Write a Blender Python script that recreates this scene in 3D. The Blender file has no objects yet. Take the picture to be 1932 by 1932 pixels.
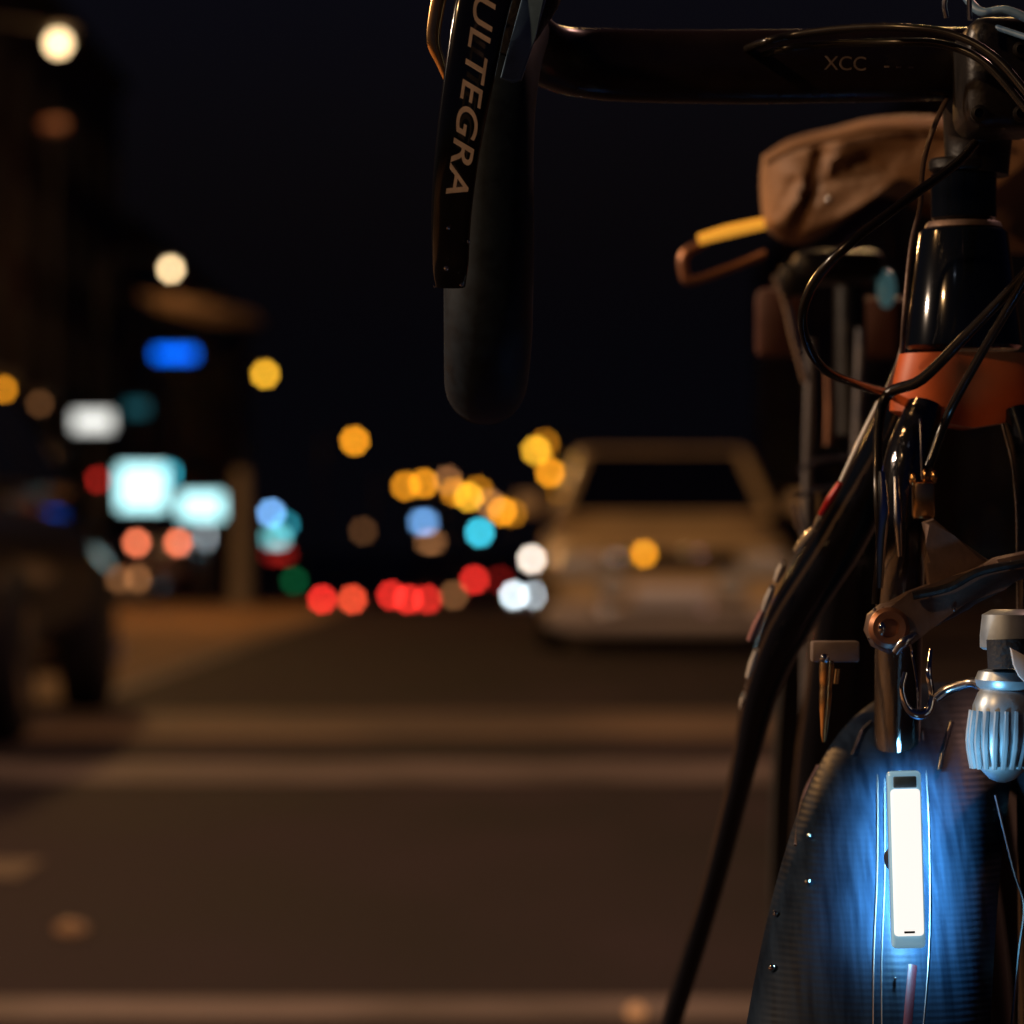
import bpy, bmesh, math, random
from mathutils import Vector, Matrix
random.seed(7)
C = bpy.context.scene.collection
S = bpy.context.scene
R = math.radians

# ------------------------------------------------------------------ camera, world, exposure
CAMZ, HV, RATIO, FOC = 0.67, 1035.0, 0.274, 1.5      # eye height, horizon row (photo seen at 1932 px), picture width per metre, focus
cam = bpy.data.cameras.new('camera'); co = bpy.data.objects.new('camera', cam); C.objects.link(co)
co.location = (0, 0, CAMZ); co.rotation_euler = (R(90), 0, 0)
cam.sensor_width = 36; cam.lens = 36/RATIO; cam.shift_y = (HV-966)/1932.0
cam.clip_start = 0.05; cam.clip_end = 6000
cam.dof.use_dof = True; cam.dof.focus_distance = FOC; cam.dof.aperture_fstop = 10.3
cam.dof.aperture_blades = 8; cam.dof.aperture_rotation = R(10)
S.camera = co
w = bpy.data.worlds.new('World'); S.world = w; w.use_nodes = True
nt = w.node_tree; bg = nt.nodes['Background']
sky = nt.nodes.new('ShaderNodeTexSky'); sky.sky_type = 'NISHITA'; sky.sun_disc = False
sky.sun_elevation = R(-2); sky.sun_rotation = R(200)
tint = nt.nodes.new('ShaderNodeMix'); tint.data_type = 'RGBA'; tint.blend_type = 'MULTIPLY'; tint.inputs[0].default_value = 1
tint.inputs[7].default_value = (0.06, 0.10, 0.35, 1)
addn = nt.nodes.new('ShaderNodeMix'); addn.data_type = 'RGBA'; addn.blend_type = 'ADD'; addn.inputs[0].default_value = 1
addn.inputs[7].default_value = (0.012, 0.011, 0.019, 1)      # town glow in the night sky
nt.links.new(sky.outputs[0], tint.inputs[6]); nt.links.new(tint.outputs[2], addn.inputs[6])
nt.links.new(addn.outputs[2], bg.inputs[0]); bg.inputs[1].default_value = 0.12
sun = bpy.data.lights.new('moonlight', 'SUN'); sun.energy = 0.004; sun.angle = R(0.5); sun.color = (0.7, 0.8, 1)
so = bpy.data.objects.new('moonlight', sun); so.rotation_euler = (R(50), 0, R(-30)); C.objects.link(so)
S.view_settings.view_transform = 'Standard'; S.view_settings.look = 'None'
S.view_settings.exposure = 0; S.view_settings.gamma = 1
S.cycles.use_adaptive_sampling = False; S.cycles.use_denoising = True
S.cycles.sample_clamp_indirect = 2.0
S.cycles.max_bounces = 6
S.cycles.blur_glossy = 0.5

def P(u, v, Y):
    k = RATIO/1932*Y
    return Vector(((u-966)*k, Y, CAMZ-(v-HV)*k))
def K(Y): return RATIO/1932*Y

def lamp_light(name, loc, energy, color, radius=0.1, parent=None, spot=None, rot=None):
    l = bpy.data.lights.new(name, 'SPOT' if spot else 'POINT'); l.energy = energy; l.color = color; l.shadow_soft_size = radius
    if spot: l.spot_size = spot; l.spot_blend = 0.6
    o = bpy.data.objects.new(name, l); o.location = loc
    if rot: o.rotation_euler = rot
    C.objects.link(o)
    if parent: o.parent = parent; o.matrix_parent_inverse = parent.matrix_world.inverted()
    return o
SOD = (1.0, 0.50, 0.17)
WARM = (1.0, 0.62, 0.30)
# added, unseen lights standing in for near street lamps; only the last sits at a modelled lamp
lamp_light('added_street_glow', (-7.0, 3.0, 7.5), 520, SOD, 0.25)
lamp_light('added_street_glow', (-5.6, 35.0, 7.8), 1900, SOD, 0.25)
lamp_light('added_street_glow', (4.6, 9.0, 7.5), 720, (1.0, 0.52, 0.42), 0.25)
lamp_light('added_street_glow', (-4.2, -1.4, 4.0), 330, (1.0, 0.56, 0.24), 0.12)  # unseen key light beside the camera, for the bicycle front
lamp_light('added_street_glow', (-6.0, 2.3, 3.4), 1000, (1.0, 0.72, 0.5), 0.12)  # added rim light for the left edges of the bicycle parts
lamp_light('added_street_glow', (2.2, 16.5, 7.6), 420, (1.0, 0.60, 0.24), 0.25)  # added light for the front of the beige car
lamp_light('added_street_glow', (-6.4, 53.2, 7.2), 70, SOD, 0.25)

# ------------------------------------------------------------------ materials
def mat(name, col, rough=0.5, metal=0.0, coat=0.0, nscale=0, namt=0.0, bump=0.0, bscale=40, spec=0.5, col2=None, emit=None, es=0, trans=0, stretch=None, sample=False):
    m = bpy.data.materials.new(name); m.use_nodes = True
    t = m.node_tree; b = t.nodes['Principled BSDF']
    b.inputs['Base Color'].default_value = (*col, 1); b.inputs['Roughness'].default_value = rough
    b.inputs['Metallic'].default_value = metal; b.inputs['Coat Weight'].default_value = coat; b.inputs['Coat Roughness'].default_value = 0.04
    b.inputs['Specular IOR Level'].default_value = spec
    b.inputs['Transmission Weight'].default_value = trans
    if emit:
        b.inputs['Emission Color'].default_value = (*emit, 1); b.inputs['Emission Strength'].default_value = es
        m.cycles.emission_sampling = 'AUTO' if sample else 'NONE'
    tc = t.nodes.new('ShaderNodeTexCoord'); mp = t.nodes.new('ShaderNodeMapping')
    t.links.new(tc.outputs['Object'], mp.inputs[0])
    if stretch: mp.inputs['Scale'].default_value = stretch
    if nscale:
        n = t.nodes.new('ShaderNodeTexNoise'); n.inputs['Scale'].default_value = nscale; n.inputs['Detail'].default_value = 6
        t.links.new(mp.outputs[0], n.inputs['Vector'])
        r = t.nodes.new('ShaderNodeValToRGB'); r.color_ramp.elements[0].position = 0.35; r.color_ramp.elements[1].position = 0.65
        c2 = col2 or tuple(c*(1-namt) for c in col)
        r.color_ramp.elements[0].color = (*c2, 1); r.color_ramp.elements[1].color = (*col, 1)
        t.links.new(n.outputs['Fac'], r.inputs[0]); t.links.new(r.outputs[0], b.inputs['Base Color'])
        mr = t.nodes.new('ShaderNodeMapRange'); mr.inputs[3].default_value = max(0.02, rough*0.75); mr.inputs[4].default_value = min(1, rough*1.25)
        t.links.new(n.outputs['Fac'], mr.inputs[0]); t.links.new(mr.outputs[0], b.inputs['Roughness'])
    if bump:
        n2 = t.nodes.new('ShaderNodeTexNoise'); n2.inputs['Scale'].default_value = bscale; n2.inputs['Detail'].default_value = 4
        t.links.new(mp.outputs[0], n2.inputs['Vector'])
        bp = t.nodes.new('ShaderNodeBump'); bp.inputs['Strength'].default_value = bump; bp.inputs['Distance'].default_value = 0.02
        t.links.new(n2.outputs['Fac'], bp.inputs['Height']); t.links.new(bp.outputs[0], b.inputs['Normal'])
    return m
M = {}
M['asphalt'] = mat('asphalt', (0.050, 0.034, 0.038), 0.8, spec=0.08, nscale=1.3, col2=(0.020, 0.016, 0.018), bump=0.5, bscale=60, stretch=(1, 0.35, 1))
M['paving'] = mat('paving', (0.36, 0.21, 0.10), 0.8, spec=0.15, nscale=2.0, col2=(0.13, 0.08, 0.05), bump=0.4, bscale=30)
M['kerb'] = mat('kerbstone', (0.26, 0.24, 0.22), 0.75, nscale=5, namt=0.4)
M['dirt'] = mat('dark_ground', (0.05, 0.047, 0.043), 0.9, nscale=0.2, namt=0.5)
M['paint'] = mat('worn_road_paint', (0.24, 0.185, 0.16), 0.7, spec=0.15, nscale=2.5, col2=(0.09, 0.07, 0.062), bump=0.2)
M['paintw'] = mat('very_worn_road_paint', (0.26, 0.175, 0.11), 0.7, spec=0.15, nscale=1.0, col2=(0.055, 0.042, 0.04), bump=0.2)
M['black'] = mat('gloss_black', (0.005, 0.006, 0.009), 0.14, spec=0.4, coat=0.5, nscale=12, namt=0.2)
M['frame'] = mat('frame_black', (0.004, 0.006, 0.011), 0.12, spec=0.35, coat=0.35, nscale=8, namt=0.2)
M['satin'] = mat('satin_black', (0.010, 0.009, 0.010), 0.38, nscale=60, namt=0.3, bump=0.05, bscale=300)
M['brownbar'] = mat('warm_black_bar', (0.012, 0.007, 0.008), 0.28, nscale=60, namt=0.3)
M['tape'] = mat('bar_tape', (0.012, 0.024, 0.042), 0.55, spec=0.3, nscale=150, namt=0.5)
M['rubber'] = mat('rubber', (0.016, 0.016, 0.018), 0.6, nscale=90, namt=0.3, bump=0.15, bscale=400)
M['cable'] = mat('cable_housing', (0.012, 0.010, 0.009), 0.22, nscale=200, namt=0.2)
M['alloy'] = mat('alloy', (0.55, 0.55, 0.57), 0.24, metal=1.0, nscale=80, namt=0.2)
M['satalloy'] = mat('satin_alloy', (0.55, 0.62, 0.66), 0.38, metal=0.6, nscale=80, namt=0.3)
M['chrome'] = mat('chrome', (0.75, 0.75, 0.75), 0.08, metal=1.0, nscale=30, namt=0.1)
M['crumple'] = mat('polished_black', (0.09, 0.088, 0.095), 0.10, metal=0.9, coat=1, bump=0.08, bscale=150, stretch=(1, 1, 0.07))
M['greyarm'] = mat('grey_anodised', (0.20, 0.14, 0.12), 0.45, metal=0.45, nscale=60, namt=0.3, bump=0.05, bscale=300)
M['padblock'] = mat('pad_holder_grey', (0.22, 0.17, 0.15), 0.6, nscale=80, namt=0.3)
M['brass'] = mat('brass', (0.95, 0.58, 0.24), 0.22, metal=1.0, nscale=40, namt=0.15)
M['orange'] = mat('orange_paint', (0.8, 0.15, 0.03), 0.42, coat=0.3, nscale=30, namt=0.25)
M['glint'] = mat('painted_glint', (0.95, 0.92, 0.86), 0.33, metal=0.55, coat=0.5, nscale=60, namt=0.08)
M['whitedecal_highlight'] = mat('white_decal_and_highlight', (0.85, 0.88, 0.90), 0.22, coat=1.0, nscale=60, namt=0.08)
M['redhighlight'] = mat('red_painted_highlight', (0.62, 0.03, 0.04), 0.35, nscale=60, namt=0.1)
M['pinkglint'] = mat('pink_painted_glint', (0.50, 0.24, 0.22), 0.35, nscale=60, namt=0.2)
M['tandecal'] = mat('silver_lettering', (0.98, 0.82, 0.68), 0.35, metal=0.3, nscale=150, namt=0.25)
M['dimdecal'] = mat('grey_lettering', (0.20, 0.16, 0.14), 0.5, nscale=150, namt=0.3)
M['blueplate'] = mat('blue_painted_reflection', (0.13, 0.25, 0.42), 0.4, nscale=120, namt=0.3)
M['guard'] = mat('navy_gloss', (0.012, 0.023, 0.045), 0.45, coat=0.0, spec=0.05, nscale=30, col2=(0.0045, 0.009, 0.019), stretch=(9, 1.0, 0.3))
M['purple'] = mat('violet_stripe', (0.035, 0.03, 0.08), 0.45, nscale=30, namt=0.3)
t_ = M['tape'].node_tree; wv = t_.nodes.new('ShaderNodeTexWave'); wv.wave_profile = 'SAW'; wv.bands_direction = 'DIAGONAL'; wv.inputs['Scale'].default_value = 11; wv.inputs['Distortion'].default_value = 0.8; wv.inputs['Detail'].default_value = 1
tc_ = t_.nodes.new('ShaderNodeTexCoord'); bp_ = t_.nodes.new('ShaderNodeBump'); bp_.inputs['Strength'].default_value = 0.5; bp_.inputs['Distance'].default_value = 0.0015
t_.links.new(tc_.outputs['Object'], wv.inputs['Vector']); t_.links.new(wv.outputs['Fac'], bp_.inputs['Height']); t_.links.new(bp_.outputs[0], t_.nodes['Principled BSDF'].inputs['Normal'])
t_ = M['guard'].node_tree; wv = t_.nodes.new('ShaderNodeTexWave'); wv.bands_direction = 'Z'; wv.inputs['Scale'].default_value = 125; wv.inputs['Distortion'].default_value = 0.6; wv.inputs['Detail'].default_value = 1
tc_ = t_.nodes.new('ShaderNodeTexCoord'); bp_ = t_.nodes.new('ShaderNodeBump'); bp_.inputs['Strength'].default_value = 0.10; bp_.inputs['Distance'].default_value = 0.0006
t_.links.new(tc_.outputs['Object'], wv.inputs['Vector']); t_.links.new(wv.outputs['Fac'], bp_.inputs['Height']); t_.links.new(bp_.outputs[0], t_.nodes['Principled BSDF'].inputs['Normal'])
M['redrefl'] = mat('dark_red_painted_reflection', (0.13, 0.018, 0.03), 0.4, coat=0.2, nscale=30, namt=0.3)
M['leather'] = mat('tan_leather', (0.42, 0.23, 0.115), 0.62, nscale=14, col2=(0.20, 0.105, 0.05), bump=0.15, bscale=60)
M['amber'] = mat('amber_painted_glow', (1.0, 0.50, 0.06), 0.30, nscale=30, namt=0.1, emit=(1.0, 0.42, 0.04), es=0.65)  # glow painted in for the light this bar catches
M['coppery'] = mat('coppery_metal', (0.50, 0.25, 0.15), 0.35, metal=0.8, nscale=30, namt=0.2)
M['greypost'] = mat('grey_tube', (0.16, 0.15, 0.16), 0.4, metal=0.3, nscale=30, namt=0.2)
M['rust'] = mat('red_brown_enamel', (0.09, 0.032, 0.022), 0.5, nscale=30, namt=0.3)
M['tealens'] = mat('pale_teal_lens', (0.35, 0.75, 0.78), 0.2, nscale=20, namt=0.2, emit=(0.16, 0.42, 0.45), es=0.12)
M['clear'] = mat('clear_plastic', (0.35, 0.6, 0.75), 0.2, coat=0.6, nscale=60, namt=0.1, emit=(0.35, 0.72, 1.0), es=0.35)
M['led'] = mat('led_white', (0.3, 0.3, 0.3), 0.4, emit=(1.0, 0.95, 0.89), es=1.02, sample=True)
M['glass'] = mat('dark_glass', (0.004, 0.004, 0.008), 0.08, coat=1.0, nscale=2, namt=0.2)
M['carpaint'] = mat('beige_car_paint', (0.80, 0.56, 0.26), 0.38, coat=0.25, nscale=3, namt=0.12)
M['darkcar'] = mat('dark_car_paint', (0.03, 0.026, 0.024), 0.3, coat=0.7, nscale=3, namt=0.2)
M['greycar'] = mat('grey_car_paint', (0.10, 0.10, 0.11), 0.35, coat=0.7, nscale=3, namt=0.2)
M['bumper'] = mat('bumper_grey', (0.72, 0.60, 0.50), 0.5, nscale=20, namt=0.2)
M['plate'] = mat('number_plate', (0.9, 0.82, 0.80), 0.45, nscale=60, namt=0.06)
M['lens'] = mat('headlamp_glass', (0.65, 0.62, 0.56), 0.12, coat=1.0, nscale=60, namt=0.2)
M['redlens'] = mat('red_lens', (0.35, 0.02, 0.02), 0.2, coat=1.0, nscale=60, namt=0.2)
M['pole'] = mat('galvanised_pole', (0.16, 0.15, 0.14), 0.55, metal=0.5, nscale=6, namt=0.3)
M['palepole'] = mat('pale_concrete_pole', (0.20, 0.17, 0.14), 0.8, nscale=4, namt=0.3)
M['stone'] = mat('dark_plaster', (0.11, 0.10, 0.10), 0.85, nscale=0.8, namt=0.35)
M['brick'] = mat('dark_brick', (0.07, 0.035, 0.028), 0.85, nscale=0.8, namt=0.35)
M['frameW'] = mat('window_frame_paint', (0.16, 0.15, 0.14), 0.6, nscale=3, namt=0.2)
M['signcase'] = mat('sign_casing', (0.05, 0.05, 0.055), 0.5, nscale=8, namt=0.2)
M['awning'] = mat('awning_cloth', (0.30, 0.20, 0.13), 0.8, nscale=3, namt=0.3)
def emat(name, col, L):
    return mat(name, tuple(min(0.8, c*0.5) for c in col), 0.4, emit=col, es=L, nscale=4, namt=0.2)

# ------------------------------------------------------------------ mesh helpers
def link(name, bm, m, parent=None, smooth=True, mods=None):
    bmesh.ops.recalc_face_normals(bm, faces=bm.faces)
    me = bpy.data.meshes.new(name); bm.to_mesh(me); bm.free()
    if smooth:
        for p in me.polygons: p.use_smooth = True
    me.materials.append(m)
    o = bpy.data.objects.new(name, me); C.objects.link(o)
    if parent:
        o.parent = parent; o.matrix_parent_inverse = Matrix.Translation(-parent_origin(parent))
    if smooth and mods != 'none':
        md = o.modifiers.new('sharp', 'EDGE_SPLIT'); md.split_angle = R(38)
    return o
ORIG = {}
def parent_origin(p):
    v = Vector((0, 0, 0))
    while p is not None:
        v += ORIG.get(p.name, Vector((0, 0, 0))) ; p = p.parent if False else None
    return v
def empty(name, loc, label, cat, group=None):
    o = bpy.data.objects.new(name, None); o.location = loc; o.empty_display_size = 0.1; C.objects.link(o)
    ORIG[o.name] = Vector(loc)
    tag(o, label, cat, group); return o
def tag(o, label, cat, group=None, kind=None):
    if label: o['label'] = label
    if cat: o['category'] = cat
    if group: o['group'] = group
    if kind: o['kind'] = kind
    return o

def catmull(pts, n=8):
    pts = [Vector(p) for p in pts]
    if len(pts) < 3: return [pts[0].lerp(pts[-1], i/n) for i in range(n+1)]
    q = [2*pts[0]-pts[1]] + pts + [2*pts[-1]-pts[-2]]
    out = []
    for i in range(1, len(q)-2):
        for k in range(n):
            t = k/n; a, b, c, d = q[i-1], q[i], q[i+1], q[i+2]
            out.append(0.5*((2*b)+(-a+c)*t+(2*a-5*b+4*c-d)*t*t+(-a+3*b-3*c+d)*t**3))
    out.append(pts[-1]); return out
def interp(vals, n):
    out = []
    for i in range(n):
        f = i/(n-1)*(len(vals)-1); k = min(int(f), len(vals)-2); t = f-k
        a, b = vals[k], vals[k+1]
        out.append(tuple(a[j]*(1-t)+b[j]*t for j in range(len(a))) if isinstance(a, tuple) else a*(1-t)+b*t)
    return out
def sweep(bm, pts, rad, seg=16, ref=Vector((0, 1, 0)), smoothp=True, n=8, cap=True, power=2.0):
    """tube along pts; rad = number, list, or list of (side, depth) half sizes; side lies across ref"""
    path = catmull(pts, n) if smoothp else [Vector(p) for p in pts]
    rr = rad if isinstance(rad, list) else [rad, rad]
    rr = interp(rr, len(path))
    rings = []
    for i, p in enumerate(path):
        t = (path[min(i+1, len(path)-1)]-path[max(i-1, 0)]).normalized()
        s = t.cross(ref)
        if s.length < 1e-4: s = t.cross(Vector((1, 0, 0)))
        s.normalize(); d = s.cross(t).normalized()
        a, b = rr[i] if isinstance(rr[i], tuple) else (rr[i], rr[i])
        ring = []
        for k in range(seg):
            th = 2*math.pi*k/seg; cx, cy = math.cos(th), math.sin(th)
            ex = math.copysign(abs(cx)**(2/power), cx); ey = math.copysign(abs(cy)**(2/power), cy)
            ring.append(bm.verts.new(p+s*a*ex+d*b*ey))
        rings.append(ring)
    for i in range(len(rings)-1):
        for k in range(seg):
            bm.faces.new((rings[i][k], rings[i][(k+1) % seg], rings[i+1][(k+1) % seg], rings[i+1][k]))
    if cap:
        for ring in (rings[0], rings[-1]):
            c = bm.verts.new(sum((v.co for v in ring), Vector())/seg)
            for k in range(seg): bm.faces.new((ring[k], ring[(k+1) % seg], c))
    return bm
def box(bm, c, s, rot=None, bev=0.0, seg=2):
    r = bmesh.ops.create_cube(bm, size=1)
    vs = r['verts']
    for v in vs: v.co = Vector((v.co.x*s[0], v.co.y*s[1], v.co.z*s[2]))
    if bev:
        es = list({e for v in vs for e in v.link_edges})
        rb = bmesh.ops.bevel(bm, geom=es+vs, offset=bev, segments=seg, profile=0.5, affect='EDGES')
        vs = list({v for f in rb['faces'] for v in f.verts} | {v for v in vs if v.is_valid})
        seen = set(vs); st = list(vs)
        while st:
            v = st.pop()
            for e in v.link_edges:
                o = e.other_vert(v)
                if o not in seen: seen.add(o); st.append(o)
        vs = list(seen)
    m = Matrix.Translation(Vector(c)) @ (rot.to_4x4() if rot else Matrix.Identity(4))
    for v in vs: v.co = m @ v.co
    return bm
def lathe(bm, prof, c, axis=(0, 0, 1), seg=24, ring=False):
    """prof: list of (r, h) along axis from c"""
    ax = Vector(axis).normalized(); u = ax.orthogonal().normalized(); v = ax.cross(u)
    rings = []
    for r, h in prof:
        rings.append([bm.verts.new(Vector(c)+ax*h+(u*math.cos(2*math.pi*k/seg)+v*math.sin(2*math.pi*k/seg))*max(r, 1e-5)) for k in range(seg)])
    for i in range(len(rings)-1):
        for k in range(seg):
            bm.faces.new((rings[i][k], rings[i][(k+1) % seg], rings[i+1][(k+1) % seg], rings[i+1][k]))
    if ring:
        for k in range(seg): bm.faces.new((rings[-1][k], rings[-1][(k+1) % seg], rings[0][(k+1) % seg], rings[0][k]))
    else:
        bm.faces.new(rings[0]); bm.faces.new(rings[-1])
    return bm
def prism(bm, poly, th, bev=0.0):
    """poly: world points (roughly one plane facing the camera); thick backwards along +Y"""
    f = [bm.verts.new(p) for p in poly]; b = [bm.verts.new(Vector(p)+Vector((0, th, 0))) for p in poly]
    n = len(poly); es = []
    F = [bm.faces.new(f), bm.faces.new(list(reversed(b)))]
    for k in range(n): F.append(bm.faces.new((f[k], b[k], b[(k+1) % n], f[(k+1) % n])))
    if bev:
        bmesh.ops.bevel(bm, geom=list(F[0].edges)+list(F[1].edges), offset=bev, segments=2, profile=0.5, affect='EDGES')
    return bm
def B(): return bmesh.new()
def text_mesh(name, body, size, m, parent, mw, extrude=0.0002, shear=0.0, space=1.0, bold=0.0):
    cu = bpy.data.curves.new('lettering', 'FONT'); cu.body = body; cu.size = size; cu.extrude = extrude; cu.shear = shear
    cu.space_character = space; cu.align_x = 'CENTER'; cu.align_y = 'CENTER'; cu.offset = bold
    to = bpy.data.objects.new('lettering', cu)
    me = bpy.data.meshes.new_from_object(to); bpy.data.objects.remove(to)
    me.transform(mw); me.materials.clear(); me.materials.append(m); me.name = name
    o = bpy.data.objects.new(name, me); C.objects.link(o)
    if parent: o.parent = parent; o.matrix_parent_inverse = Matrix.Translation(-ORIG.get(parent.name, Vector((0, 0, 0))))
    return o

# ------------------------------------------------------------------ setting
def gz(Y):
    if Y <= 45: return 0.0
    if Y <= 245: return -0.02*(Y-45)
    return -4.0
def strip(name, x0, x1, ys, dz, m, thick=0.0, kind='structure', nx=1):
    bm = B(); rows = []
    for y in ys:
        rows.append([bm.verts.new((x0+(x1-x0)*i/nx, y, gz(y)+dz)) for i in range(nx+1)])
    for a, b in zip(rows, rows[1:]):
        for i in range(nx): bm.faces.new((a[i], a[i+1], b[i+1], b[i]))
    if thick:
        bmesh.ops.recalc_face_normals(bm, faces=bm.faces)
        g = bmesh.ops.extrude_face_region(bm, geom=bm.faces[:])
        for e in g['geom']:
            if isinstance(e, bmesh.types.BMVert): e.co.z -= thick
    o = link(name, bm, m, smooth=False); o['kind'] = kind; return o
YS = [-30, 0, 10, 20, 30, 40, 45, 50, 60, 80, 110, 150, 200, 245, 400, 900, 3000]
strip('ground', -1500, 1500, [-800]+YS+[4500], -0.02, M['dirt'], nx=4)
strip('road', -1.95, 7.2, YS, 0.0, M['asphalt'])
strip('parking_strip', -5.2, -1.95, YS, 0.006, M['paving'])
strip('pavement', -12.5, -5.38, YS, 0.12, M['paving'], 0.13)
strip('pavement', 7.38, 13.0, YS, 0.12, M['paving'], 0.13)
strip('kerb', -5.38, -5.2, YS, 0.125, M['kerb'], 0.14)
strip('kerb', 7.2, 7.38, YS, 0.125, M['kerb'], 0.14)
def vrow(v): return CAMZ/((v-HV)*RATIO/1932)
for (va, vb, x0, x1, m) in ((1395, 1345, -1.9, 7.0, 'paintw'), (1478, 1438, -1.9, 7.0, 'paint'), (1660, 1625, -1.9, -1.0, 'paintw'), (1930, 1886, -1.9, 7.0, 'paint')):
    strip('road_marking', x0, x1, [vrow(va), vrow(vb)], 0.004, M[m])
strip('road_marking', -1.93, -1.80, [14.5, 20, 30, 40, 45, 60, 90], 0.005, M['paint'])
strip('road_marking', 1.5, 1.62, [30, 36], 0.004, M['paint'])
strip('road_marking', 1.5, 1.62, [42, 45], 0.004, M['paint'])

# ------------------------------------------------------------------ buildings
def building(x0, x1, y0, y1, h, m, floors, bays, side, label):
    """side=+1: facade faces +x (left side of street), -1: faces -x"""
    zb = gz((y0+y1)/2)-0.5
    e = empty('building', ((x0+x1)/2, y0, zb), label, 'building', 'dark buildings along the street')
    bm = B(); box(bm, ((x0+x1)/2, (y0+y1)/2, zb+h/2), (x1-x0, y1-y0, h)); link('wall', bm, M[m], e, False)
    bm = B(); box(bm, ((x0+x1)/2, (y0+y1)/2, zb+h+0.2), (x1-x0+0.6, y1-y0+0.4, 0.4), bev=0.08); link('cornice', bm, M['stone'], e)
    xf = x1 if side > 0 else x0
    for f in range(floors):
        z = zb+4.6+f*3.1
        if z > zb+h-1.4: break
        for k in range(bays):
            y = y0+(k+0.5)*(y1-y0)/bays
            bm = B()
            for (dy, dz, sy, sz) in ((-0.62, 0, 0.12, 1.8), (0.62, 0, 0.12, 1.8), (0, 0.85, 1.12, 0.1), (0, -0.85, 1.12, 0.1), (0, 0, 0.06, 1.6)):
                box(bm, (xf+side*0.06, y+dy, z+dz), (0.12, sy, sz))
            wf = link('window', bm, M['frameW'], e, False)
            bm = B(); box(bm, (xf+side*0.03, y, z), (0.05, 1.1, 1.58)); g = link('pane', bm, M['glass'], None, False); g.parent = wf; g.matrix_parent_inverse = Matrix.Identity(4)
            bm = B(); box(bm, (xf+side*0.11, y, z-0.97), (0.22, 1.5, 0.1)); g = link('sill', bm, M['stone'], None, False); g.parent = wf; g.matrix_parent_inverse = Matrix.Identity(4)
    for k in range(max(1, bays//2)):
        y = y0+(k+0.5)*(y1-y0)/max(1, bays//2)
        bm = B(); box(bm, (xf+side*0.02, y, zb+1.95), (0.05, 2.9, 2.4)); link('shop_window', bm, M['glass'], e, False)
building(-24, -12.6, 38, 58, 15, 'brick', 4, 5, 1, 'nearest dark brick building on the left behind the streetlamps')
building(-24, -12.7, 60, 84, 13, 'stone', 3, 6, 1, 'dark plaster building on the left above the glowing cyan shop signs')
building(-24, -12.6, 88, 120, 17, 'brick', 4, 6, 1, 'tall dark brick building on the left beyond the blue sign')
building(-26, -12.8, 124, 180, 14, 'stone', 3, 8, 1, 'long dark plaster building far down the left side')
building(13.1, 26, 34, 62, 16, 'brick', 4, 6, -1, 'dark brick building on the right behind the beige car')
building(13.2, 26, 66, 110, 14, 'stone', 3, 7, -1, 'dark plaster building on the right beyond the beige car')
building(13.1, 28, 116, 200, 18, 'brick', 4, 8, -1, 'tall far brick building on the right of the street')

# ------------------------------------------------------------------ lights of the street
BD = 56.0
def fillf(wpx, hpx, Y):
    b = BD*(1-FOC/Y); a = 0.785*b*b
    return min(1.0, (min(wpx, b)*min(hpx, b)*0.9)/a)
LCOL = {'gn': (0.02, 0.50, 0.16), 'sal': (1.0, 0.22, 0.10), 'cyw': (0.50, 0.95, 1.0), 'cw': (0.93, 0.95, 0.90), 'or': (1.0, 0.36, 0.015), 'ye': (1.0, 0.50, 0.03), 'wh': (1.0, 0.72, 0.38), 'wc': (1.0, 0.85, 0.72), 'dim': (0.34, 0.14, 0.05), 'cool': (0.80, 0.92, 1.0),
        'cy': (0.28, 0.95, 1.0), 'tl': (0.05, 0.55, 0.72), 'rd': (1.0, 0.035, 0.025), 'rdo': (1.0, 0.09, 0.035), 'bl': (0.0, 0.13, 0.95), 'sk': (0.18, 0.42, 0.85)}
nm = [0]
def lm(col, fac, wpx, hpx, Y):
    nm[0] += 1
    return emat('glowing_lens', LCOL[col], fac/fillf(wpx, hpx, Y))
def ellipsoid(bm, c, s, seg=16):
    r = bmesh.ops.create_uvsphere(bm, u_segments=seg, v_segments=seg//2, radius=1)
    for v in r['verts']: v.co = Vector(c)+Vector((v.co.x*s[0], v.co.y*s[1], v.co.z*s[2]))
    return bm
def street_lamp(u, v, Y, col, fac, px, label, side=-1):
    c = P(u, v, Y); k = K(Y); r = px*k/2; g = gz(Y)
    L = 1.9; xb = c.x+side*L
    e = empty('street_lamp', (xb, Y, g), label, 'street lamp', 'lit street lamps along the street')
    bm = B(); H = c.z-g
    sweep(bm, [(xb, Y+0.6, g), (xb, Y+0.6, g+H*0.5), (xb, Y+0.6, g+H+0.15)], [0.11, 0.085, 0.06], 12); link('pole', bm, M['pole'], e)
    bm = B(); sweep(bm, [(xb, Y+0.6, g+H+0.1), (xb-side*0.5, Y+0.5, g+H+0.42), (c.x+side*0.1, Y, c.z+r+0.12)], 0.045, 10); link('arm', bm, M['pole'], e)
    bm = B(); ellipsoid(bm, c+Vector((0, 0.05, r*0.95+0.09)), (max(0.28, r*1.2), max(0.2, r), 0.10)); link('lamp_head', bm, M['pole'], e)
    bm = B(); ellipsoid(bm, c, (r, r, r)); link('lamp_glass', bm, lm(col, fac, px, px, Y), e)
street_lamp(110, 82, 54, 'wh', 2.6, 34, 'biggest and brightest street lamp, at the top left corner of the photo')
street_lamp(322, 508, 98, 'wh', 1.25, 17, 'second brightest street lamp, pale yellow, above the brown awning and blue sign')
street_lamp(500, 706, 150, 'ye', 1.0, 16, 'single golden street lamp just right of the blue sign')
street_lamp(669, 832, 215, 'or', 1.05, 15, 'single orange street lamp between the blue sign and the amber cluster')
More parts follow.
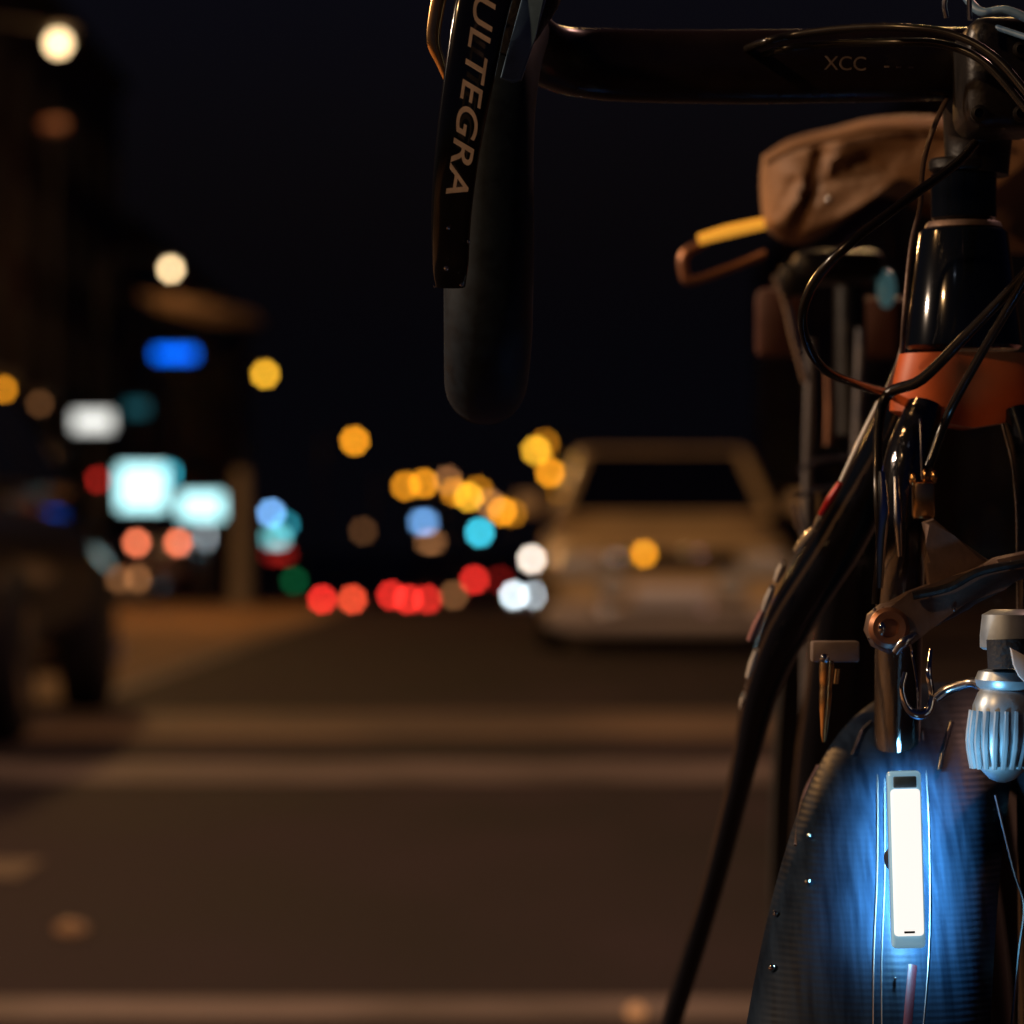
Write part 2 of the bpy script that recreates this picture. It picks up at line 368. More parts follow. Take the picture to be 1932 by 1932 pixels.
cl = [(765, 917, 'or', .75, 'leftmost street lamp of the overlapping amber cluster in the distance'),
      (800, 912, 'or', .85, 'second street lamp from the left in the amber cluster'),
      (845, 905, 'dim', .9, 'faint street lamp peeking above the middle of the amber cluster'),
      (858, 928, 'or', .85, 'street lamp just left of the brightest one in the amber cluster'),
      (884, 938, 'ye', .9, 'brightest street lamp in the middle of the amber cluster'),
      (903, 924, 'or', .45, 'faint street lamp just right of the brightest one in the amber cluster'),
      (925, 950, 'dim', .9, 'dim street lamp joining the middle of the amber cluster to its right end'),
      (948, 965, 'or', 1.0, 'lowest bright street lamp near the right end of the amber cluster'),
      (968, 968, 'or', .3, 'faint rightmost street lamp at the end of the amber cluster')]
for i, (u, v, c, f, lb) in enumerate(cl): street_lamp(u, v, 232+i*5, c, f, 14, lb, -1 if i % 2 == 0 else 1)
street_lamp(1011, 850, 190, 'ye', 1.0, 15, 'yellow street lamp, upper left of the small group by the beige car roof', 1)
street_lamp(1029, 837, 200, 'or', .45, 15, 'dimmer street lamp partly behind the yellow one by the car roof', 1)
street_lamp(1038, 892, 215, 'or', 1.0, 15, 'orange street lamp left of the beige car roof', 1)
street_lamp(1058, 930, 228, 'or', .4, 14, 'dim orange street lamp touching the beige car windscreen', 1)
street_lamp(6, 735, 52, 'or', .6, 15, 'orange street lamp cut off by the left edge of the photo')
street_lamp(92, 868, 56, 'dim', .75, 14, 'dim brown street lamp below and left of the white sign')
street_lamp(75, 762, 57, 'dim', .22, 14, 'faint street lamp ring left of the white sign')
street_lamp(-2, 857, 50, 'ye', .8, 15, 'yellow street lamp just at the left edge above the dark car')

def sign(u, v, Y, wpx, hpx, col, fac, label, cat='sign', depth=0.12, mount='post'):
    c = P(u, v, Y); k = K(Y); W, H = wpx*k, hpx*k
    e = empty('lit_sign', (c.x, Y, c.z-H/2), label, cat, 'glowing signs on the left side of the street' if u < 700 else None)
    bm = B(); box(bm, c+Vector((0, depth/2+0.012, 0)), (W+0.06, depth, H+0.06), bev=0.01); link('case', bm, M['signcase'], e)
    bm = B(); box(bm, c, (W, 0.02, H), bev=0.008); link('lit_panel', bm, lm(col, fac, wpx, hpx, Y), e)
    bm = B(); g = gz(Y)
    sweep(bm, [(c.x, Y+depth+0.06, g+0.1 if True else 0), (c.x, Y+depth+0.06, c.z)], 0.03, 10); link('post', bm, M['pole'], e)
sign(330, 668, 88, 76, 18, 'bl', 1.0, 'wide saturated blue lit sign under the brown awning')
sign(175, 795, 62, 72, 34, 'cw', 0.95, 'rounded white lit sign on the left, above the cyan ones')
sign(268, 920, 58, 88, 82, 'cyw', 2.3, 'largest cyan white lit shop sign, squarish')
sign(320, 893, 70, 14, 20, 'tl', .45, 'small dim teal lit sign touching the top right of the largest cyan sign')
sign(380, 955, 60, 80, 46, 'cyw', 2.2, 'second cyan white lit shop sign, lower and right of the largest')
sign(385, 1012, 66, 14, 26, 'cool', .36, 'small grey white lit panel under the second cyan sign')
sign(512, 968, 95, 14, 14, 'sk', .95, 'small pale blue lit sign on top of the stack right of the pale pole')
sign(520, 1015, 97, 30, 18, 'cy', .55, 'cyan lit sign just under the small pale blue one')
sign(540, 990, 99, 12, 14, 'tl', .25, 'faint teal lit sign right of the small pale blue one')
sign(525, 1045, 96, 40, 12, 'rd', .18, 'dim magenta red lit sign at the bottom of the stack')
sign(799, 985, 150, 22, 12, 'sk', .75, 'blue grey lit sign under the amber lamp cluster')
sign(812, 1022, 155, 24, 8, 'dim', .55, 'dim olive lit panel just under the blue grey sign')
sign(258, 770, 75, 40, 22, 'tl', .05, 'barely lit dark teal sign right of the rounded white sign')
sign(685, 1002, 140, 12, 12, 'dim', .16, 'very dim brown lit sign alone over the distant red lights')
sign(8, 830, 40, 26, 150, 'dim', .32, 'tall dim brown lit banner at the left edge of the photo')
# awning lit by the second lamp
e = empty('awning', P(340, 600, 97), 'long brown awning sloping down to the right under a bright street lamp', 'awning')
bm = B(); prism(bm, [P(255, 555, 95), P(335, 558, 95), P(480, 590, 95), P(500, 612, 95), P(400, 606, 95), P(300, 585, 95)], 2.2, 0.03); link('canopy', bm, M['awning'], e)
for u in (300, 470):
    bm = B(); t = P(u, 592, 96.5); sweep(bm, [(t.x, t.y, gz(96)), t], 0.03, 8); link('post', bm, M['signcase'], e)
lamp_light('added_street_glow', P(330, 500, 94.2), 50, SOD, 0.2)
lamp_light('added_street_glow', P(455, 930, 57), 14, SOD, 0.2)
# small canopy below the top left lamp
e = empty('lamp_bracket_box', P(102, 240, 53.5), 'small reddish box on a post below the top left street lamp', 'box')
bm = B(); box(bm, P(102, 238, 53.5), (0.34, 0.2, 0.16), bev=0.03); link('box', bm, M['rust'], e)
bm = B(); sweep(bm, [(P(102, 238, 53.7).x, 53.75, gz(53)), P(102, 238, 53.75)], 0.025, 8); link('post', bm, M['signcase'], e)
# pale pole
bm = B(); t = P(455, 1148, 44); sweep(bm, [(t.x, 44, 0), (t.x, 44, 0.8), (t.x, 44, 1.6)], [0.15, 0.12, 0.09], 14)
o = link('bollard_post', bm, M['palepole']); tag(o, 'pale brown post standing on the left kerb, right of the cyan signs', 'post')

def traffic_light(u, v, Y, col, fac, label, lit=0):
    c = P(u, v, Y); k = K(Y); r = 8*k; g = gz(Y)
    e = empty('traffic_light', (c.x, Y, g), label, 'traffic light', 'traffic lights down the street')
    s = max(0.36, r*2.4); cz = c.z-(1-lit)*s
    bm = B(); box(bm, (c.x, Y+0.18, cz), (s, 0.25, s*3), bev=0.05); link('housing', bm, M['signcase'], e)
    for i in range(3):
        z = cz+(1-i)*s; bm = B(); ellipsoid(bm, (c.x, Y+0.04, z), (r, 0.06, r))
        link('lens', bm, lm(col, fac, 16, 16, Y) if i == lit else M['glass'], e)
    bm = B(); sweep(bm, [(c.x, Y+0.36, g), (c.x, Y+0.36, cz+s)], 0.06, 10); link('pole', bm, M['pole'], e)
traffic_light(905, 1005, 130, 'tl', 1.3, 'traffic light showing bright cyan green under the amber cluster', 2)
traffic_light(182, 905, 66, 'rd', .35, 'traffic light showing dull red left of the largest cyan sign', 0)
traffic_light(555, 1096, 100, 'gn', .10, 'traffic light with a very dim green glow left of the distant red lights', 2)

# ------------------------------------------------------------------ cars
def loft(bm, stations, seg=20, power=3.2):
    """stations: (y, half width, z0, z1)"""
    rings = []
    for (y, hw, z0, z1) in stations:
        ring = []; cz = (z0+z1)/2; hh = (z1-z0)/2
        for k in range(seg):
            th = 2*math.pi*(k+0.5)/seg; cx, cy = math.cos(th), math.sin(th)
            ring.append(bm.verts.new((hw*math.copysign(abs(cx)**(2/power), cx), y, cz+hh*math.copysign(abs(cy)**(2/power), cy))))
        rings.append(ring)
    for a, b in zip(rings, rings[1:]):
        for k in range(seg): bm.faces.new((a[k], a[(k+1) % seg], b[(k+1) % seg], b[k]))
    bm.faces.new(rings[0]); bm.faces.new(rings[-1]); return bm
def quadpanel(bm, q, off, th, inset):
    c = sum((Vector(p) for p in q), Vector())/4
    n = (Vector(q[1])-Vector(q[0])).cross(Vector(q[3])-Vector(q[0])).normalized()
    if n.dot(off) < 0: n = -n
    pts = [Vector(p).lerp(c, inset) for p in q]
    a = [bm.verts.new(p+n*th) for p in pts]; b = [bm.verts.new(p-n*0.01) for p in pts]
    bm.faces.new(a); bm.faces.new(list(reversed(b)))
    for i in range(4): bm.faces.new((a[i], b[i], b[(i+1) % 4], a[(i+1) % 4]))
def car(loc, paint, label, group=None, W=1.74, L=4.3, H=1.36, lights=None, detail=True, name='parked_car', rear=False, mirrors=True):
    """front looks to -y (the camera) unless rear"""
    x, y, z = loc; e = empty(name, loc, label, 'car', group)
    sgn = -1 if rear else 1
    def T(p):
        p = Vector(p)
        if rear: p = Vector((-p.x, L-p.y, p.z))
        return p+Vector(loc)
    def fin(nme, bm, m, par=None, smooth=True):
        for v in bm.verts: v.co = T(v.co)
        o = link(nme, bm, m, None, smooth)
        o.parent = par or e
        o.matrix_parent_inverse = Matrix.Identity(4) if par else Matrix.Translation(-Vector(loc)); return o
    hw = W/2
    bm = B(); loft(bm, [(0.02, hw*0.90, 0.30, 0.60), (0.10, hw*0.96, 0.24, 0.68), (0.4, hw, 0.20, 0.76), (1.25, hw, 0.18, 0.92), (2.2, hw, 0.18, 0.93), (3.4, hw, 0.18, 0.93), (L-0.35, hw*0.98, 0.22, 0.92), (L-0.06, hw*0.94, 0.26, 0.88), (L, hw*0.88, 0.34, 0.8)]); fin('body', bm, M[paint])
    zb, zt = 0.88, H; bw, tw = hw*0.92, hw*0.70
    y0, y1, y2, y3 = 1.10, 1.62, 3.0, 3.7
    bl, br = -bw, bw
    b0, b1, b2, b3 = (bl, y0, zb), (br, y0, zb), (br, y3, zb), (bl, y3, zb)
    t0, t1, t2, t3 = (-tw, y1, zt), (tw, y1, zt), (tw, y2, zt), (-tw, y2, zt)
    bm = B(); vs = [bm.verts.new(p) for p in (b0, b1, b2, b3, t0, t1, t2, t3)]
    for f in ((0, 1, 5, 4), (1, 2, 6, 5), (2, 3, 7, 6), (3, 0, 4, 7), (4, 5, 6, 7), (3, 2, 1, 0)): bm.faces.new([vs[i] for i in f])
    bmesh.ops.bevel(bm, geom=bm.edges[:], offset=0.05, segments=3, profile=0.5, affect='EDGES'); fin('roof', bm, M[paint])
    bm = B(); quadpanel(bm, (b0, b1, t1, t0), Vector((0, -1, 0.5)), 0.006, 0.13); fin('windscreen', bm, M['glass'], smooth=False)
    bm = B(); quadpanel(bm, (b2, b3, t3, t2), Vector((0, 1, 0.5)), 0.006, 0.13); fin('rear_window', bm, M['glass'], smooth=False)
    for s in (-1, 1):
        bb = lambda f: Vector((s*bw, y0+(y3-y0)*f, zb)); tt = lambda f: Vector((s*tw, y1+(y2-y1)*f, zt))
        for (a, b) in ((0.04, 0.5), (0.53, 0.96)):
            bm = B(); quadpanel(bm, (bb(a), bb(b), tt(b), tt(a)), Vector((s, 0, 0.3)), 0.006, 0.12); fin('side_window', bm, M['glass'], smooth=False)
        if detail:
            for yy in (0.78, L-0.85):
                bm = B(); lathe(bm, [(0.20, 0), (0.27, 0.0), (0.31, 0.02), (0.31, 0.16), (0.27, 0.19), (0.20, 0.19)], (s*(hw-0.17), yy, 0.31), (s, 0, 0), 28); wh = fin('wheel', bm, M['rubber'])
                bm = B(); lathe(bm, [(0.19, 0), (0.195, 0.02), (0.16, 0.035), (0.05, 0.02), (0.0, 0.03)], (s*(hw+0.0), yy, 0.31), (s, 0, 0), 20); fin('rim', bm, M['alloy'], wh)
            if not mirrors: continue
            bm = B(); box(bm, (s*(hw+0.10), 1.35, 0.98), (0.18, 0.10, 0.13), bev=0.03); fin('wing_mirror', bm, M[paint])
    # nose
    bm = B(); loft(bm, [(-0.10, hw*0.86, 0.17, 0.30), (-0.06, hw*0.97, 0.12, 0.33), (0.10, hw*1.01, 0.12, 0.34)], power=4); fin('front_bumper', bm, M['bumper'])
    bm = B(); loft(bm, [(L-0.08, hw*1.0, 0.2, 0.40), (L+0.05, hw*0.97, 0.2, 0.40), (L+0.08, hw*0.88, 0.22, 0.38)], power=4); fin('rear_bumper', bm, M['bumper'])
    if detail:
        bm = B(); box(bm, (0, -0.01, 0.60), (W*0.52, 0.06, 0.11), bev=0.015); fin('grille', bm, M['glass'])
        bm = B(); box(bm, (0, -0.11, 0.365), (0.50, 0.02, 0.14), bev=0.008); fin('number_plate', bm, M['plate'])
        bm = B(); box(bm, (0, -0.105, 0.255), (W*0.62, 0.03, 0.05), bev=0.008); fin('air_intake', bm, M['glass'])
        for s in (-1, 1):
            bm = B(); lathe(bm, [(0.0, 0), (0.09, 0.0), (0.095, 0.02), (0.06, 0.05), (0, 0.055)], (s*hw*0.46, -0.045, 0.43), (0, -1, 0), 24); fin('fog_lamp', bm, M['lens'])
        bm = B(); box(bm, (0, L+0.06, 0.66), (0.44, 0.02, 0.12), bev=0.008); fin('number_plate', bm, M['plate'])
    for s in (-1, 1):
        f = lights and lights.get('front')
        bm = B(); 
        if f: ellipsoid(bm, (s*hw*0.72, -0.02, 0.62), (f[2], 0.07, f[2]))
        else: box(bm, (s*hw*0.72, 0.0, 0.56), (0.30, 0.07, 0.15), bev=0.03)
        fin('headlight', bm, f[s > 0] if f else M['lens'])
        f = lights and lights.get('rear')
        bm = B()
        if f: ellipsoid(bm, (s*hw*0.80, L+0.01, 0.74), (f[2], 0.07, f[2]))
        else: box(bm, (s*hw*0.80, L-0.02, 0.72), (0.24, 0.09, 0.16), bev=0.03)
        fin('tail_light', bm, f[s > 0] if f else M['redlens'])
    return e
car((P(1268, 1000, 24.2).x, 24.2, 0), 'carpaint', 'beige older saloon car facing the camera, parked behind the bicycle', None, W=1.66, detail=True)
# amber light reflected beside its grille, put in as a glowing dot on the nose
cr = bpy.data.objects['parked_car']
bm = B(); ellipsoid(bm, P(1215, 1045, 24.14), (0.032, 0.02, 0.032)); link('glowing_reflection', bm, lm('or', 1.0, 19, 19, 24), cr)
car((-1.69-0.90, 12.0, 0), 'darkcar', 'dark parked car cut off by the left edge of the photo', None, W=1.80, H=1.28, rear=True, mirrors=False)

tl = lambda col, f, Y, px: (lm(col, f, px, px, Y))
def far_car(u1, u2, v, Y, cols, label, rear=True, px=15, paint='greycar'):
    k = K(Y); sep = (u2-u1)*k; W = sep/0.80 if rear else sep/0.72
    r = px*k/2; uc = (u1+u2)/2; p = P(uc, v, Y)
    zl = 0.74 if rear else 0.62
    m1, m2 = lm(cols[0][0], cols[0][1], px, px, Y), lm(cols[1][0], cols[1][1], px, px, Y)
    if rear:   # the rear end faces us; ordering flips with the turn
        car((p.x, Y, p.z-zl), paint, label, 'cars in the distant traffic', W=W, lights={'rear': (m2, m1, r)}, detail=False, name='distant_car', rear=True)
    else:
        car((p.x, Y, p.z-zl), paint, label, 'cars in the distant traffic', W=W, lights={'front': (m1, m2, r)}, detail=False, name='distant_car')
far_car(608, 665, 1131, 150, (('rd', 1.0), ('rdo', .95)), 'distant car with the leftmost pair of round red tail lights')
far_car(770, 808, 1131, 158, (('rd', .95), ('rd', .9)), 'distant car with two overlapping bright red tail lights in the low row')
far_car(738, 856, 1123, 178, (('rd', .85), ('dim', .5)), 'wider distant car whose left tail light is bright red and right one dim')
far_car(895, 944, 1094, 200, (('rd', .8), ('rd', .09)), 'distant car farther on, higher red tail lights left of the white lights')
far_car(970, 1011, 1123, 165, (('cool', 1.3), ('cool', 1.2)), 'oncoming distant car with the lower pair of bluish white headlights', rear=False, px=16)
far_car(1003, 1040, 1055, 230, (('wc', 1.2), ('dim', .1)), 'oncoming distant car with a single bright warm white headlight', rear=False, px=16)
far_car(258, 336, 1024, 64, (('sal', .95), ('sal', 1.0)), 'car with orange red lights just under the cyan signs', px=16)
far_car(225, 262, 1092, 63, (('dim', .45), ('dim', .7)), 'car with dull brown lights below the cyan signs', rear=False, px=18)

# small things on the road; the light they catch is put in as glow
bm = B(); ellipsoid(bm, P(135, 1765, vrow(1765))+Vector((0, 0, 0.012)), (0.03, 0.03, 0.014)); o = link('road_stud', bm, lm('dim', .03, 14, 12, 6.5)); tag(o, 'small pinkish road stud on the asphalt at the lower left', 'road stud')
bm = B(); ellipsoid(bm, P(1200, 1925, vrow(1925))+Vector((0, 0, 0.012)), (0.014, 0.014, 0.012)); o = link('road_stud', bm, lm('dim', .06, 8, 8, 5.3)); tag(o, 'small pale road stud on the painted line at the bottom edge', 'road stud')

# ------------------------------------------------------------------ second bicycle behind
YB = 2.35
sb = empty('city_bicycle', (P(1620, 0, YB).x, YB, 0), 'blurred city bicycle with grey tubes standing behind the front bicycle', 'bicycle')
def pxtube(name, pts, rad_px, m, parent, Y=None, seg=12, n=6, **kw):
    q = []; rr = []
    for p in pts:
        yy = p[2] if len(p) > 2 else Y
        q.append(P(p[0], p[1], yy))
    ym = sum(p.y for p in q)/len(q)
    if isinstance(rad_px, list): rr = [tuple(a*K(ym) for a in r) if isinstance(r, tuple) else r*K(ym) for r in rad_px]
    else: rr = rad_px*K(ym)
    bm = B(); sweep(bm, q, rr, seg, n=n, **kw); return link(name, bm, M[m], parent)
pxtube('head_tube', [(1605, 470), (1604, 640), (1606, 820)], 30, 'satin', sb, YB)
pxtube('fork_blade', [(1625, 620), (1618, 850), (1600, 1200), (1590, 1700), (1585, 2600), (1583, 3020)], [10, 12, 10, 9, 8, 8], 'greypost', sb, YB-0.03)
pxtube('fork_blade', [(1530, 640), (1528, 760), (1522, 1000), (1520, 1700), (1520, 2600), (1520, 3020)], [11, 11, 10, 9, 8, 8], 'greypost', sb, YB-0.02)
pxtube('cable', [(1462, 520), (1482, 570), (1498, 640), (1520, 720)], 7, 'alloy', sb, YB-0.05)
pxtube('basket_strut', [(1563, 700), (1564, 770), (1562, 840)], 7, 'coppery', sb, YB-0.04)
pxtube('mudguard_stay', [(1505, 888), (1545, 868), (1600, 862)], 4, 'alloy', sb, YB-0.05)
pxtube('mudguard_stay', [(1500, 940), (1540, 925), (1580, 918)], 4, 'alloy', sb, YB-0.05)
pxtube('mudguard_stay', [(1500, 950), (1505, 975), (1512, 1000)], 7, 'alloy', sb, YB-0.05)
bm = B(); box(bm, P(1470, 610, YB+0.05), (0.03, 0.02, 0.045), bev=0.006); link('bracket', bm, M['rust'], sb); bm = B(); box(bm, P(1660, 620, YB+0.05), (0.035, 0.02, 0.04), bev=0.006); link('bracket', bm, M['rust'], sb)
# headlight lens
bm = B(); q = P(1672, 545, YB-0.06); ellipsoid(bm, q, (0.006, 0.010, 0.012)); link('front_light', bm, M['tealens'], sb)
# lever and amber bar
bl = pxtube('brake_lever', [(1445, 478), (1380, 505), (1305, 530), (1291, 515), (1292, 480), (1330, 455)], [8, 8, 9, 10, 11, 9], 'coppery', sb, YB-0.12)
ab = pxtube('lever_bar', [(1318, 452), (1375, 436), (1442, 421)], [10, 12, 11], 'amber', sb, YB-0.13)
bm = B(); box(bm, P(1580, 505, YB-0.05), (0.055, 0.05, 0.02), bev=0.008)
link('bracket', bm, M['satin'], sb); bm = B(); box(bm, P(1500, 530, YB-0.06), (0.02, 0.02, 0.02), bev=0.006); link('bracket', bm, M['satin'], sb)
bm = B(); lathe(bm, [(0.3, -0.012), (0.335, -0.012), (0.34, 0), (0.335, 0.012), (0.3, 0.012)], (P(1560, 0, YB+0.02).x, YB+0.06, 0.34), (1, 0, 0), 64, True); link('tyre', bm, M['rubber'], sb)
# leather bag : lumpy creased
def lumpy(poly, yc, th, m, name, par=None, amp=0.004, res=26):
    """closed pouch whose outline follows poly, domed to th, with folds"""
    pts = catmull([P(u, v, yc) for u, v in poly+[poly[0]]], 14)[:-1]
    c = sum(pts, Vector())/len(pts); bm = B(); n = len(pts); rows = []
    N = 26
    for side in (-1, 1):
        rs = []
        for j in range(N):
            t = j/(N-1)*math.pi/2; s = math.cos(t)**0.38; d = math.sin(t)
            rs.append([bm.verts.new(c+(p-c)*s+Vector((0, side*th*d*0.5, 0))) for p in pts])
        rows.append(rs)
        for a, b in zip(rs, rs[1:]):
            for k in range(n): bm.faces.new((a[k], a[(k+1) % n], b[(k+1) % n], b[k]))
    bmesh.ops.remove_doubles(bm, verts=bm.verts, dist=0.0004)
    from mathutils import noise
    folds = [((1548, 290), (1528, 370), 0.010, 9), ((1528, 370), (1500, 440), 0.008, 8), ((1640, 300), (1548, 345), 0.005, 12), ((1470, 400), (1500, 340), 0.004, 7), ((1720, 270), (1640, 300), 0.003, 14)]
    for v in bm.verts:
        kx = K(v.co.y); uu = 966+v.co.x/kx; vv = HV-(v.co.z-CAMZ)/kx
        for (a0, a1, dp, wd) in folds:
            dx, dy = a1[0]-a0[0], a1[1]-a0[1]; tt = max(0, min(1, ((uu-a0[0])*dx+(vv-a0[1])*dy)/(dx*dx+dy*dy)))
            q2 = (uu-a0[0]-dx*tt)**2+(vv-a0[1]-dy*tt)**2
            v.co.y += dp*math.exp(-q2/(2*wd*wd))
        d = noise.noise(Vector((v.co.x*18+v.co.z*10, v.co.y*8, v.co.z*14)))
        d2 = abs(noise.noise(Vector((v.co.x*20-v.co.z*16+4, 2, v.co.z*12))))
        v.co.y -= amp*(d*1.4-d2*3.0)
    return link(name, bm, M[m], par)
bg_ = lumpy([(1440, 292), (1490, 262), (1570, 243), (1650, 224), (1760, 222), (1900, 235), (1985, 270), (1975, 330), (1958, 440), (1935, 475), (1870, 400), (1760, 372), (1690, 360), (1640, 368), (1600, 392), (1548, 446), (1505, 458), (1468, 446), (1444, 420), (1436, 350)], YB-0.12, 0.10, 'leather', 'leather_bag', None, 0.006)
tag(bg_, 'creased tan leather bag hanging behind the bicycle head tube', 'bag')

bs = catmull([P(u, v, YB-0.178) for u, v in ((1446, 300), (1500, 272), (1580, 252), (1650, 236), (1745, 234), (1880, 244))], 8)
bm = B(); sweep(bm, [p+Vector((0, 0.004, -0.002)) for p in bs], 0.0016, 8, n=1, smoothp=False); link('piping', bm, M['leather'], bg_)
bpy.data.objects['piping'].matrix_parent_inverse = Matrix.Identity(4)
bm = B(); ellipsoid(bm, P(1565, 376, YB-0.178), (0.0022, 0.002, 0.0022), 12); o = link('highlight_dot', bm, M['alloy'], bg_); o.matrix_parent_inverse = Matrix.Identity(4)  # highlight spot on the leather, built as a small bright metal dot
# ------------------------------------------------------------------ the road bicycle in front
rb = empty('road_bicycle', (P(1830, 0, 1.7).x, 1.7, 0), 'glossy black road bicycle with drop handlebar, facing the camera at the right', 'bicycle')
YH = 1.60
# handlebar : flat aero top, forward ramp, drop
pxtube('handlebar', [(1900, 120, YH+0.01), (1700, 122, YH), (1400, 126, YH), (1150, 122, YH), (1040, 105, YH-0.015), (985, 60, 1.56)],
       [(68, 45), (70, 45), (70, 45), (68, 45), (60, 45), (50, 45)], 'brownbar', rb, seg=24, power=3.0)
pxtube('drop_bar', [(975, 40, 1.57), (945, 120, 1.532), (925, 250, 1.515), (922, 450, 1.513), (921, 620, 1.52), (917, 715, 1.55), (915, 728, 1.62), (915, 728, 1.74)],
       [68, 74, 80, 82, 81, 78, 74, 74], 'tape', rb, seg=32)
# brake hood
pxtube('lever_hood', [(1010, -60, 1.55), (985, -10, 1.54), (962, 40, 1.53), (940, 120, 1.515)], [(70, 60), (72, 60), (64, 50), (40, 30)], 'rubber', rb, seg=24)
bl_ = pxtube('brake_lever', [(930, -60, 1.478), (908, 20, 1.473), (886, 140, 1.470), (864, 280, 1.470), (852, 400, 1.473), (850, 500, 1.476), (850, 540, 1.480)],
       [(54, 16), (52, 16), (48, 15), (42, 14), (38, 13), (34, 13), (28, 10)], 'black', rb, seg=28, power=2.8)
pxtube('shift_paddle', [(838, -50, 1.50), (822, 30, 1.50), (818, 80, 1.50), (832, 120, 1.50), (846, 160, 1.50)], [(15, 7), (14, 6), (13, 6), (9, 6), (5, 5)], 'brass', rb, seg=16)
bm = B(); prism(bm, [P(986, -10, 1.478), P(1032, -10, 1.478), P(1010, 70, 1.478), P(984, 150, 1.478), P(966, 154, 1.478), P(944, 146, 1.478), P(962, 80, 1.478)], 0.006, 0.001); link('lever_reflection', bm, M['blueplate'], rb)  # blue reflection on the lever, built as a plate in its own blue
for (u, v, r) in ((846, 430, 4), (884, 456, 4), (842, 506, 5), (871, 537, 4), (820, 540, 3)):
    bm = B(); ellipsoid(bm, P(u, v, 1.4585+(0.010 if v > 520 or u > 875 else 0.001)), (r*K(1.46), 0.0012, r*K(1.46)), 10); link('screw', bm, M['chrome'], rb)
# lettering down the lever
k = K(1.452)
def tri_mat(p0, p1, y):
    a, b = P(*p0, y), P(*p1, y); d = (b-a).normalized()   # reading direction, downwards
    nrm = Vector((0, -1, 0)); up = nrm.cross(d).normalized()
    m = Matrix((d, up, nrm)).transposed().to_4x4(); m.translation = (a+b)/2; return m
L_len = (P(917, -28, 1.452)-P(859, 378, 1.452)).length
text_mesh('lever_lettering', 'ULTEGRA', L_len/7.0, M['tandecal'], rb, tri_mat((918, -28), (857, 380), 1.4525) @ Matrix.Diagonal((1.48, 1, 1, 1)), 0.0003, 0.28, 1.05, 0.00008)
text_mesh('bar_lettering', 'XCC   - - -', 38*K(1.55), M['dimdecal'], rb, tri_mat((1560, 120), (1720, 124), YH-0.0485), 0.0002, 0, 1.0)
# stem, faceplate
bm = B(); box(bm, P(1890, 150, 1.57), (0.036, 0.06, 0.046), bev=0.008, seg=3); st = link('stem', bm, M['satin'], rb)
pxtube('stem_clamp', [(1850, 190, 1.62), (1846, 250, 1.63), (1843, 330, 1.63)], [72, 66, 60], 'satin', rb)
for (u, v) in ((1846, 95), (1846, 215), (1925, 95), (1925, 215)):
    bm = B(); lathe(bm, [(0.0035, 0), (0.0035, 0.003), (0.002, 0.0035), (0.0018, 0.001)], P(u, v, 1.541), (0, -1, 0), 14); link('bolt', bm, M['satin'], rb)
# computer mount / blue glinting bits at the corner
pxtube('computer_mount', [(1812, -20, 1.55), (1850, 22, 1.54), (1900, 20, 1.535), (1960, 45, 1.53)], 9, 'blueplate', rb, seg=12)
pxtube('computer_mount', [(1845, 40, 1.55), (1890, 55, 1.54), (1950, 75, 1.53)], 6, 'blueplate', rb, seg=12)
pxtube('tie', [(1786, -15, 1.53), (1782, 10, 1.53), (1786, 34, 1.53)], 5, 'alloy', rb, seg=8)
pxtube('tie', [(1828, -15, 1.53), (1830, 38, 1.53)], 5, 'alloy', rb, seg=8)
# spacers and head tube
bm = B(); c = P(1822, 0, 1.66); kk = K(1.60)
cx = P(1818, 0, 1.63).x
def ring(name, v0, v1, r0, r1, m, par=rb, u=1818, y=1.63):
    a, b = P(u, v0, y), P(u, v1, y); bm = B(); kk = K(y); h = (a-b).length; f = min(0.0015, h*0.2)
    lathe(bm, [(r0*kk-f, 0), (r0*kk, f), (r1*kk, h-f), (r1*kk-f, h)], a, b-a, 40); return link(name, bm, M[m], par)
ring('headset_spacer', 325, 418, 62, 62, 'frame')
ring('headset_spacer', 300, 324, 66, 66, 'satin')
ring('headset_ring', 419, 433, 70, 74, 'greyarm')
ring('head_tube', 434, 660, 84, 110, 'frame')
# badge ring on head tube
bm = B(); n = 40
for (rx, ry, w_) in ((46, 60, 3),):
    for k_ in range(n):
        pass
cpt = P(1830, 520, 1.608)
pts = [Vector((cpt.x+46*K(1.61)*math.cos(2*math.pi*i/24), 1.6155+0.0060*(math.cos(2*math.pi*i/24))**2, cpt.z+58*K(1.61)*math.sin(2*math.pi*i/24))) for i in range(25)]
sweep(bm, pts, 1.6*K(1.6), 8, n=2); link('head_badge', bm, M['greyarm'], rb)
# orange fork crown
def crown(bm):
    top, bot = 668, 790
    secs = []
    for t in range(9):
        f = t/8; v = top+(bot-top)*f
        secs.append((v, 130+18*math.sin(f*1.6)-(26 if f > 0.95 else 0)*1.0, 90))
    rings = []
    for (v, rx, ry) in secs:
        c = P(1826, v, 1.63); rr = []
        for i in range(40):
            th = 2*math.pi*i/40
            rr.append(bm.verts.new((c.x+rx*K(1.63)*math.cos(th), c.y+0.020*math.sin(th), c.z-(0.0045*(1-abs(math.cos(th))) if v > 760 else 0)+0.0)))
        rings.append(rr)
    for a, b in zip(rings, rings[1:]):
        for i in range(40): bm.faces.new((a[i], a[(i+1) % 40], b[(i+1) % 40], b[i]))
    bm.faces.new(rings[0]); bm.faces.new(rings[-1])
bm = B(); crown(bm); link('fork_crown', bm, M['orange'], rb)
